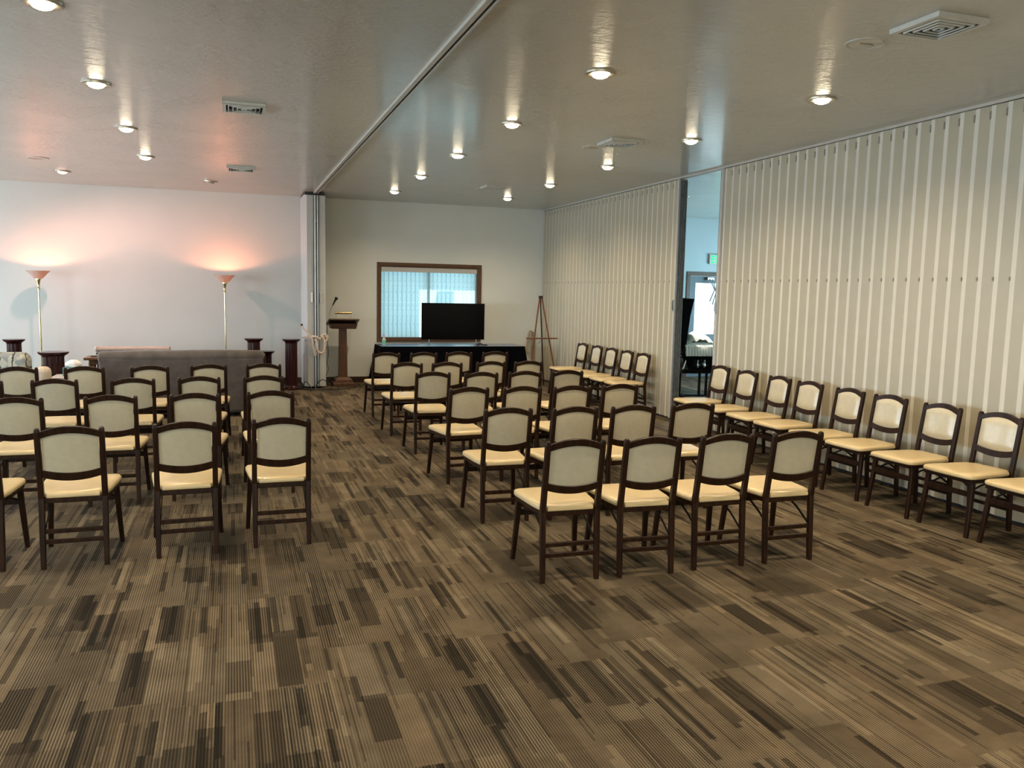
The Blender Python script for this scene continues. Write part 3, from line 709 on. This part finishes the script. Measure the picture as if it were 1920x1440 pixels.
bm = new(); tube(bm, [(.05, -.028, .255), (.075, -.042, .31), (.10, -.056, .365)], .014, 10, radii=[.009, .014, .019]); tube(bm, [(.10, -.056, .362), (.108, -.060, .378), (.118, -.066, .398), (.124, -.069, .410)], .03, 12, radii=[.020, .031, .030, .014]); obj('microphone_head', bm, 'plastic_black', mc, smooth=True)
bm = new(); tube(bm, smooth_path([(0, .0, 1.19), (-.005, -.01, 1.0), (.0, -.01, .8), (.012, -.01, .6), (-.01, -.01, .45), (.008, -.01, .32), (-.04, -.01, .17), (-.06, .0, .05), (-.05, .03, .008), (.0, .06, .007), (.04, .10, .007)]), .006, 6)
tag(obj('microphone_cable', bm, 'plastic_black', loc=(1.63, 15.165, 0), smooth=True), 'thin black cable hanging from the lectern microphone to the floor', 'cable')
bm = new(); tube(bm, smooth_path([(.75, 15.05, .008), (.95, 14.86, .01), (1.12, 14.80, .04), (1.22, 14.85, .14), (1.30, 14.86, .05), (1.36, 14.8, .008), (1.42, 14.86, .10), (1.52, 14.88, .17), (1.62, 14.86, .08), (1.66, 14.85, .008), (1.45, 14.72, .007), (1.2, 14.75, .007), (1.05, 14.92, .007), (1.6, 14.68, .007), (1.95, 14.85, .007)]), .008, 6)
tag(obj('floor_cable', bm, 'plastic_black', smooth=True), 'tangled black cables on the carpet at the foot of the folded partition', 'cable')

# ------------------------------------------------------------------ easel
ez = thing('easel', 'tall thin wooden tripod easel in the far right corner', 'easel', (5.50, 14.55, 0))
tp = (0.03, .10, 1.70)
for s in (-1, 1): bm = new(); sweep(bm, [(s*.30+.03, -.12, 0), (tp[0]+s*.018, tp[1], 1.71)], .026, .018, (1, 0, 0)); obj('leg', bm, 'easelwood', ez)
bm = new(); sweep(bm, [(.21, .30, 0), (.12, .21, .85), (tp[0], tp[1]+.02, 1.69)], .020, .020, (1, 0, 0)); obj('rear_leg', bm, 'darkbase', ez)
bm = new(); add_box(bm, (.02, -.05, .93), (.62, .045, .024)); obj('tray', bm, 'easelwood', ez)
bm = new(); add_box(bm, (tp[0], tp[1], 1.70), (.07, .05, .05)); obj('head_block', bm, 'darkbase', ez)
bm = new(); tube(bm, smooth_path([(.03, -.03, .92), (.02, .12, .84), (.05, .30, .80)]), .004, 6); obj('chain', bm, 'brass', ez)

# ------------------------------------------------------------------ floor lamps
def floor_lamp(label, x, y):
    t = thing('floor_lamp', label, 'lamp', (x, y, 0), 0, 'brass torchiere floor lamps')
    bm = new(); lathe(bm, [(.13, 0), (.13, .012), (.10, .022), (.03, .035), (.014, .05)]); obj('base', bm, 'brass', t, smooth=True)
    bm = new(); lathe(bm, [(.0125, .045), (.0125, 1.66), (.020, 1.665), (.020, 1.70), (.016, 1.71), (.022, 1.76), (.030, 1.80), (.034, 1.825), (.048, 1.83), (.048, 1.845)]); obj('pole', bm, 'brass', t, smooth=True)
    bm = new(); lathe(bm, [(.047, 1.846), (.070, 1.855), (.10, 1.890), (.135, 1.930), (.180, 1.972), (.182, 1.976), (.176, 1.974), (.130, 1.937), (.094, 1.897), (.062, 1.864), (.03, 1.856)], n=36, cap=False); obj('lamp_shade', bm, 'bowl', t, smooth=True)
    bm = new(); lathe(bm, [(.012, 1.858), (.022, 1.866), (.024, 1.876), (.018, 1.884), (.010, 1.887), (.003, 1.888)], n=16); obj('bulb', bm, 'bulb_torch', t, smooth=True)
    light('torchiere_glow', 'POINT', (x, y, 1.915), 26, (1.0, .31, .155), shadow_soft_size=.02)
floor_lamp('brass floor lamp with peach glass bowl by the left edge, behind the armchair', -3.0, 15.42)
floor_lamp('brass floor lamp with peach glass bowl behind the grey sofa', -.11, 15.42)

# ------------------------------------------------------------------ pedestals
def make_pedestal(label, x, y, h, r=.105, R_=.155, mat='mahogany'):
    t = thing('pedestal', label, 'pedestal', (x, y, 0), 0, 'dark fluted display pedestals')
    bm = new(); n = 48; rs = []
    for z, k in ((.06, 1.08), (.08, 1.0), (h-.07, .97), (h-.05, 1.05)):
        rs.append([Vector((r*k*(1-.07*(j % 4 in (1, 2)))*math.cos(2*PI*j/n), r*k*(1-.07*(j % 4 in (1, 2)))*math.sin(2*PI*j/n), z)) for j in range(n)])
    rings(bm, rs); obj('fluted_column', bm, mat, t)
    bm = new(); lathe(bm, [(r*1.05, h-.05), (r*1.25, h-.035), (R_*.98, h-.018), (R_, h-.01), (R_, h)], n=32); obj('top', bm, mat, t, smooth=True)
    bm = new(); lathe(bm, [(R_*.98, 0), (R_*.98, .03), (r*1.15, .05), (r*1.08, .062)], n=32); obj('base', bm, mat, t, smooth=True)
make_pedestal('dark mahogany fluted pedestal against the wall at the far left, above the armchair', -3.19, 14.5, .905)
make_pedestal('thick dark mahogany pedestal between the armchair and the sofa', -2.29, 12.5, .86, .135, .19)
make_pedestal('dark fluted pedestal rising behind the right end of the sofa', .35, 14.8, .905)
make_pedestal('tall dark fluted pedestal standing clear between sofa and folded partition', .98, 14.93, .885)
make_pedestal('low dark pedestal just showing at the right end of the sofa back', .56, 15.15, .66, .10, .15)
make_pedestal('low wide pedestal table at the foot of the right floor lamp behind the sofa', -.19, 14.55, .72, .12, .21, 'tablewood')

# ------------------------------------------------------------------ sofa
sf = thing('sofa', 'long grey-brown velvet sofa seen from behind in front of the left chairs', 'sofa', (-.63, 11.9, -.0))
def rounded_prism(bm, prof, x0, x1, k=.06, steps=5):
    rs = []
    cy = sum(p[0] for p in prof)/len(prof); cz = sum(p[1] for p in prof)/len(prof)
    def ring(x, s): return [Vector((x, cy+(y-cy)*s, cz+(z-cz)*s)) for y, z in prof]
    for i in range(steps+1): a = PI/2*i/steps; rs.append(ring(x0+k*(1-math.sin(a)), 1-.16*(1-math.sin(a)) if False else 1-.10*(1-math.sin(a))))
    rs[0:] = [ring(x0+k*(1-math.sin(PI/2*i/steps)) if False else x0+k*(1-math.cos(PI/2*(1-i/steps))) , 1-.10*(1-math.sin(PI/2*i/steps))) for i in range(steps+1)]
    rs = [ring(x0+k*(1-math.sin(PI/2*i/steps))*0 + k*(1-math.cos(PI/2*i/steps))+0, 1) for i in range(0)] or rs
    return rs
def soft_box(bm, c, s, r=.05, n=4):
    """box with rounded edges"""
    hx, hy, hz = [v/2 for v in s]; r = min(r, hx, hy, hz)*.999
    b2 = bmesh.new(); bmesh.ops.create_cube(b2, size=1)
    for v in b2.verts: v.co = Vector((v.co.x*2*hx, v.co.y*2*hy, v.co.z*2*hz))
    bmesh.ops.bevel(b2, geom=list(b2.edges)+list(b2.verts), offset=r, segments=n, profile=.5, affect='EDGES')
    me = bpy.data.meshes.new('tmp'); b2.to_mesh(me); b2.free()
    me.transform(Matrix.Translation(c)); bm.from_mesh(me); bpy.data.meshes.remove(me)
bm = new(); soft_box(bm, (0, .08, .445), (2.07, .20, .78), .05); obj('back', bm, 'sofa', sf, smooth=True)
bm = new(); tube(bm, [(-1.04, .085, .795), (-1.02, .085, .80), (-.5, .085, .81), (.5, .085, .818), (1.0, .085, .81), (1.04, .085, .795)], .10, 20, radii=[.07, .10, .105, .105, .10, .07]); obj('back_roll', bm, 'sofa', sf, smooth=True)
bm = new(); soft_box(bm, (0, .55, .30), (1.9, .78, .34), .05); obj('seat_cushion', bm, 'sofa', sf, smooth=True)
for s in (-1, 1):
    bm = new(); soft_box(bm, (s*.96, .52, .36), (.18, .84, .56), .07); obj('arm', bm, 'sofa', sf, smooth=True)
for sx in (-1, 1):
    for sy in (.06, .85):
        bm = new(); lathe(bm, [(.022, 0), (.030, .06)], (sx*.92, sy, 0)); obj('leg', bm, 'darkbase', sf)
# kneeler with padded roll
kn = thing('kneeler', 'dark wood kneeler with a long pink-beige padded roll on top, behind the sofa', 'kneeler', (-1.46, 14.0, 0))
bm = new(); tube(bm, [(-.54, 0, .787), (-.52, 0, .787), (-.46, 0, .787), (.46, 0, .787), (.52, 0, .787), (.54, 0, .787)], .04, 16, radii=[.025, .045, .038, .038, .045, .025]); obj('padded_roll', bm, 'bolster', kn, smooth=True)
bm = new(); add_box(bm, (0, .05, .72), (1.02, .26, .03)); add_box(bm, (0, .12, .36), (.98, .02, .62)); obj('upright', bm, 'darkbase', kn)
for s in (-1, 1): bm = new(); add_box(bm, (s*.47, -.02, .34), (.04, .30, .68)); obj('leg', bm, 'darkbase', kn)
bm = new(); soft_box(bm, (0, -.22, .16), (.96, .26, .10), .03); obj('knee_pad', bm, 'bolster', kn, smooth=True)
# side table
sd = thing('side_table', 'small brown wooden side table at the left end of the sofa', 'table', (-1.76, 13.12, 0))
bm = new(); add_box(bm, (0, 0, .725), (.46, .46, .035)); obj('tabletop', bm, 'tablewood', sd, bevel=.006)
bm = new(); add_box(bm, (0, 0, .675), (.34, .34, .065)); obj('apron', bm, 'tablewood', sd)
for sx in (-1, 1):
    for sy in (-1, 1): bm = new(); lathe(bm, [(.018, 0), (.026, .3), (.020, .35), (.030, .66)], (sx*.15, sy*.15, 0), 10); obj('leg', bm, 'tablewood', sd)
tag(boxobj('phone', (-1.87, 13.08, .751), (.10, .05, .014), 'plastic_black', bevel=.003), 'small dark flat object lying on the side table', 'phone')
et = thing('end_table', 'low white-topped table beside the thick pedestal, holding a tissue box', 'table', (-1.98, 12.1, 0))
bm = new(); add_box(bm, (0, 0, .56), (.50, .50, .02)); obj('tabletop', bm, 'white_top', et)
for sx in (-1, 1):
    for sy in (-1, 1): bm = new(); tube(bm, [(sx*.2, sy*.2, 0), (sx*.2, sy*.2, .55)], .014); obj('leg', bm, 'brass', et)
tx = thing('tissue_box', 'teal tissue box with white tissues puffing out of the top', 'tissue box', (-2.0, 12.12, .57))
boxobj('box', (0, 0, .055), (.22, .12, .11), 'teal', tx)
bm = new()
rr = []
for z, r_ in ((.108, .045), (.125, .085), (.15, .098), (.175, .085), (.195, .055), (.205, .02)):
    rr.append([Vector((.012+(r_*(1+.16*math.sin(3*u+z*40)))*math.cos(u), .6*r_*(1+.16*math.sin(4*u))*math.sin(u), z+.010*math.sin(3*u+z*30))) for u in [2*PI*k_/24 for k_ in range(24)]])
rings(bm, rr)
obj('tissue', bm, 'tissue', tx, smooth=True)
# armchairs
ac = thing('armchair', 'armchair with tree-print fabric seen from behind at the left edge', 'armchair', (-2.80, 11.55, 0))
bm = new(); soft_box(bm, (0, 0, .56), (.88, .22, .74), .10, 6); obj('back', bm, 'floral', ac, smooth=True)
bm = new(); soft_box(bm, (0, .42, .30), (.76, .70, .34), .06); obj('seat_cushion', bm, 'floral', ac, smooth=True)
for s in (-1, 1): bm = new(); soft_box(bm, (s*.36, .42, .38), (.16, .74, .48), .07); obj('arm', bm, 'floral', ac, smooth=True)
for sx in (-1, 1):
    for sy in (0, .7): bm = new(); lathe(bm, [(.02, 0), (.028, .14)], (sx*.34, sy, 0)); obj('leg', bm, 'darkbase', ac)
a2 = thing('striped_chair', 'rounded cream striped chair back between the armchair and the pedestal', 'chair', (-2.22, 11.35, 0))
bm = new(); soft_box(bm, (0, 0, .50), (.19, .32, .52), .07, 6); obj('back', bm, 'stripe', a2, smooth=True)
bm = new(); soft_box(bm, (0, .2, .26), (.24, .5, .16), .05); obj('seat', bm, 'stripe', a2, smooth=True)
for sx in (-1, 1):
    for sy in (0, .38): bm = new(); lathe(bm, [(.016, 0), (.02, .19)], (sx*.08, sy, 0), 10); obj('leg', bm, 'darkbase', a2)
bm = new(); add_box(bm, (0, 0, 0), (.085, .008, .125)); add_box(bm, (0, -.006, .0), (.05, .01, .09)); tag(obj('wall_outlet', bm, 'outlet', loc=(-3.02, YF-.005, .40)), 'tan outlet plate low on the wall beside the left floor lamp', 'outlet')

# ------------------------------------------------------------------ next room: exit door, sign, casket
dr = bpy.data.objects.new('door_1', None); COL.objects.link(dr); dr['kind'] = 'structure'
obj('door_frame', frame_bm(D0, D1, 0, DZ, .085, YF, .022, bottom=False), 'trimwood', dr, bevel=.004)
bm = new(); yy = YF+.06
gx0, gx1, gz0, gz1 = D0+.17, D1-.17, .95, 2.06
for c, s in ((((D0+gx0)/2, yy, DZ/2), (gx0-D0, .045, DZ-.01)), (((D1+gx1)/2, yy, DZ/2), (D1-gx1, .045, DZ-.01)), (((gx0+gx1)/2, yy, (gz1+DZ)/2), (gx1-gx0, .045, DZ-gz1-.01)), (((gx0+gx1)/2, yy, gz0/2), (gx1-gx0, .045, gz0-.01))): add_box(bm, c, s)
obj('door_leaf', bm, 'door', dr)
boxobj('door_pane', ((gx0+gx1)/2, yy, (gz0+gz1)/2), (gx1-gx0, .008, gz1-gz0), 'glass', dr)
bm = new(); add_box(bm, (9.95, YF-.01, DZ-.06), (.16, .07, .05)); tube(bm, [(9.92, YF-.06, DZ-.07), (9.95, YF-.20, DZ-.30), (9.93, YF-.06, DZ-.55)], .014); tube(bm, [(9.99, YF-.05, DZ-.07), (10.03, YF-.14, DZ-.35), (10.0, YF-.06, DZ-.62)], .014); obj('door_closer', bm, 'alu', dr)
ex = thing('exit_sign', 'lit exit sign with green letters above the door in the next room', 'sign', (10.07, YF, 2.585))
boxobj('sign_housing', (.06, -.025, 0), (.48, .05, .21), 'white_metal', ex, bevel=.004)
def letters(word, x0, z0, wd, ht, gap, y, parent):
    sh = {'E': [(0, 0, .22, 1), (0, 0, 1, .18), (0, .41, .85, .59), (0, .82, 1, 1)], 'I': [(.3, 0, .7, 1)], 'T': [(.38, 0, .62, 1), (0, .82, 1, 1)]}
    for i, ch in enumerate(word):
        bm = new(); ox = x0+i*(wd+gap)
        if ch == 'X':
            for s in (-1, 1): sweep(bm, [(ox+wd/2-s*wd/2*.85, y, z0), (ox+wd/2+s*wd/2*.85, y, z0+ht)], .016, .004, (1, 0, 0), 0)
        else:
            for a, b, c, d in sh[ch]: add_box(bm, (ox+wd*(a+c)/2, y, z0+ht*(b+d)/2), (wd*(c-a), .004, ht*(d-b)))
        obj('letter', bm, 'exit_green', parent)
letters('EXIT', -.135, -.08, .085, .16, .018, -.052, ex)

ck = thing('casket', 'open black half-couch casket with ivory lining seen through the opening', 'casket', (7.62, 12.35, .0), math.radians(-6))
# body: cross-section along its length (y), end facing the camera
def csk(prof, y0, y1): 
    b = new(); rings(b, [[Vector((x, y, z)) for x, z in prof] for y in (y0, y1)]); return b
body = [(-.28, .50), (.28, .50), (.30, .56), (.315, .72), (.34, .74), (.34, .78), (-.34, .78), (-.34, .74), (-.315, .72), (-.30, .56)]
obj('shell', csk(body, 0, 2.1), 'casket', ck, bevel=.006)
lid = [(-.34, .80), (-.27, .80), (-.02, 1.62), (.0, 1.70), (-.05, 1.74), (-.30, 1.74), (-.37, 1.66), (-.40, 1.2)]
lid = [(-.345, .80), (-.285, .80), (-.215, 1.45), (-.155, 1.74), (-.42, 1.75), (-.47, 1.62), (-.46, 1.2)]
obj('open_lid', csk(lid, -.01, 1.0), 'casket', ck, bevel=.012)
fl = [(-.34, .80), (.34, .80), (.33, .86), (.20, 1.00), (.08, 1.06), (-.08, 1.06), (-.20, 1.00), (-.33, .86)]
obj('closed_lid', csk(fl, 1.04, 2.1), 'casket', ck, bevel=.01)
bm = new(); nxx, nyy = 26, 22; V = []
for i in range(nxx+1):
    row = []
    for j in range(nyy+1):
        u, v = i/nxx, j/nyy; x = -.27+.56*u; y = .02+.95*v
        z = .80+.39*math.sin(PI*min(1, v*1.5+.12))**.5*(math.sin(PI*(.1+.8*u))**.5)*(1-.35*v)+.012*math.sin(u*31+v*9)+.010*math.sin(v*37+u*14)
        row.append(bm.verts.new((x, y, z)))
    V.append(row)
for i in range(nxx):
    for j in range(nyy): bm.faces.new((V[i][j], V[i+1][j], V[i+1][j+1], V[i][j+1]))
soft_box(bm, (0, .50, .90), (.62, .98, .20), .07, 4)
obj('pillow', bm, 'crepe', ck, smooth=True)
bm = new(); R = []; n = 70
for z, o in ((.955, .0), (.93, .035), (.86, .05), (.77, .055)):
    ring = []
    for i in range(n+1):
        t_ = i/n; pleat = .010*math.sin(t_*150)
        if t_ < .5: p = Vector((-.30+1.3*t_*.96, -.01-o+pleat*(1 if o else 0), z-.012*abs(math.sin(t_*90))))
        else: p = Vector((.325+o*.6+pleat*(1 if o else 0), -.01+(t_-.5)*1.9, z-.012*abs(math.sin(t_*90))))
        ring.append(p)
    R.append(ring)
rings(bm, R, cap=False, closed=False); obj('ruffled_skirt', bm, 'crepe', ck, smooth=True)
for sx in (-.27, .29):
    bm = new(); rings(bm, [[Vector((sx-.06, -.012, .53)), Vector((sx+.05, -.012, .53)), Vector((sx+.0, -.012, .70))], [Vector((sx-.04, -.04, .55)), Vector((sx+.03, -.04, .55)), Vector((sx, -.03, .68))]]); obj('corner_ornament', bm, 'chrome', ck)
bm = new(); tube(bm, [(-.14, -.05, .60), (.14, -.05, .60)], .012); obj('handle', bm, 'casket', ck)
for x in (-.06, .06): bm = new(); lathe(bm, [(.015, .57), (.024, .60), (.014, .64), (.02, .68), (.006, .70)], (x, -.045, 0), 10); obj('handle_lug', bm, 'chrome', ck)
br = thing('bier', 'black metal wheeled bier under the casket', 'bier', (7.62, 12.35, 0), math.radians(-6))
bm = new()
for x in (-.26, .26): add_box(bm, (x, 1.05, .475), (.05, 1.9, .045))
for y in (.08, 1.05, 2.0): add_box(bm, (0, y, .475), (.52, .05, .045))
obj('top_frame', bm, 'steel_black', br)
bm = new(); add_box(bm, (-.25, 1.0, .05), (.03, 1.9, .03)); add_box(bm, (.0, .25, .05), (.54, .03, .03)); obj('lower_frame', bm, 'steel_black', br)
for x in (-.25, .12, .25):
    for y in ((.25,) if x == .12 else (.25, 1.75)): bm = new(); add_box(bm, (x, y, .26), (.035, .035, .40)); obj('leg', bm, 'steel_black', br)
for x in (-.25, .25):
    for y in (.15, 1.85): bm = new(); tube(bm, [(x-.014, y, .045), (x+.014, y, .045)], .045, 16); obj('wheel', bm, 'plastic_black', br)
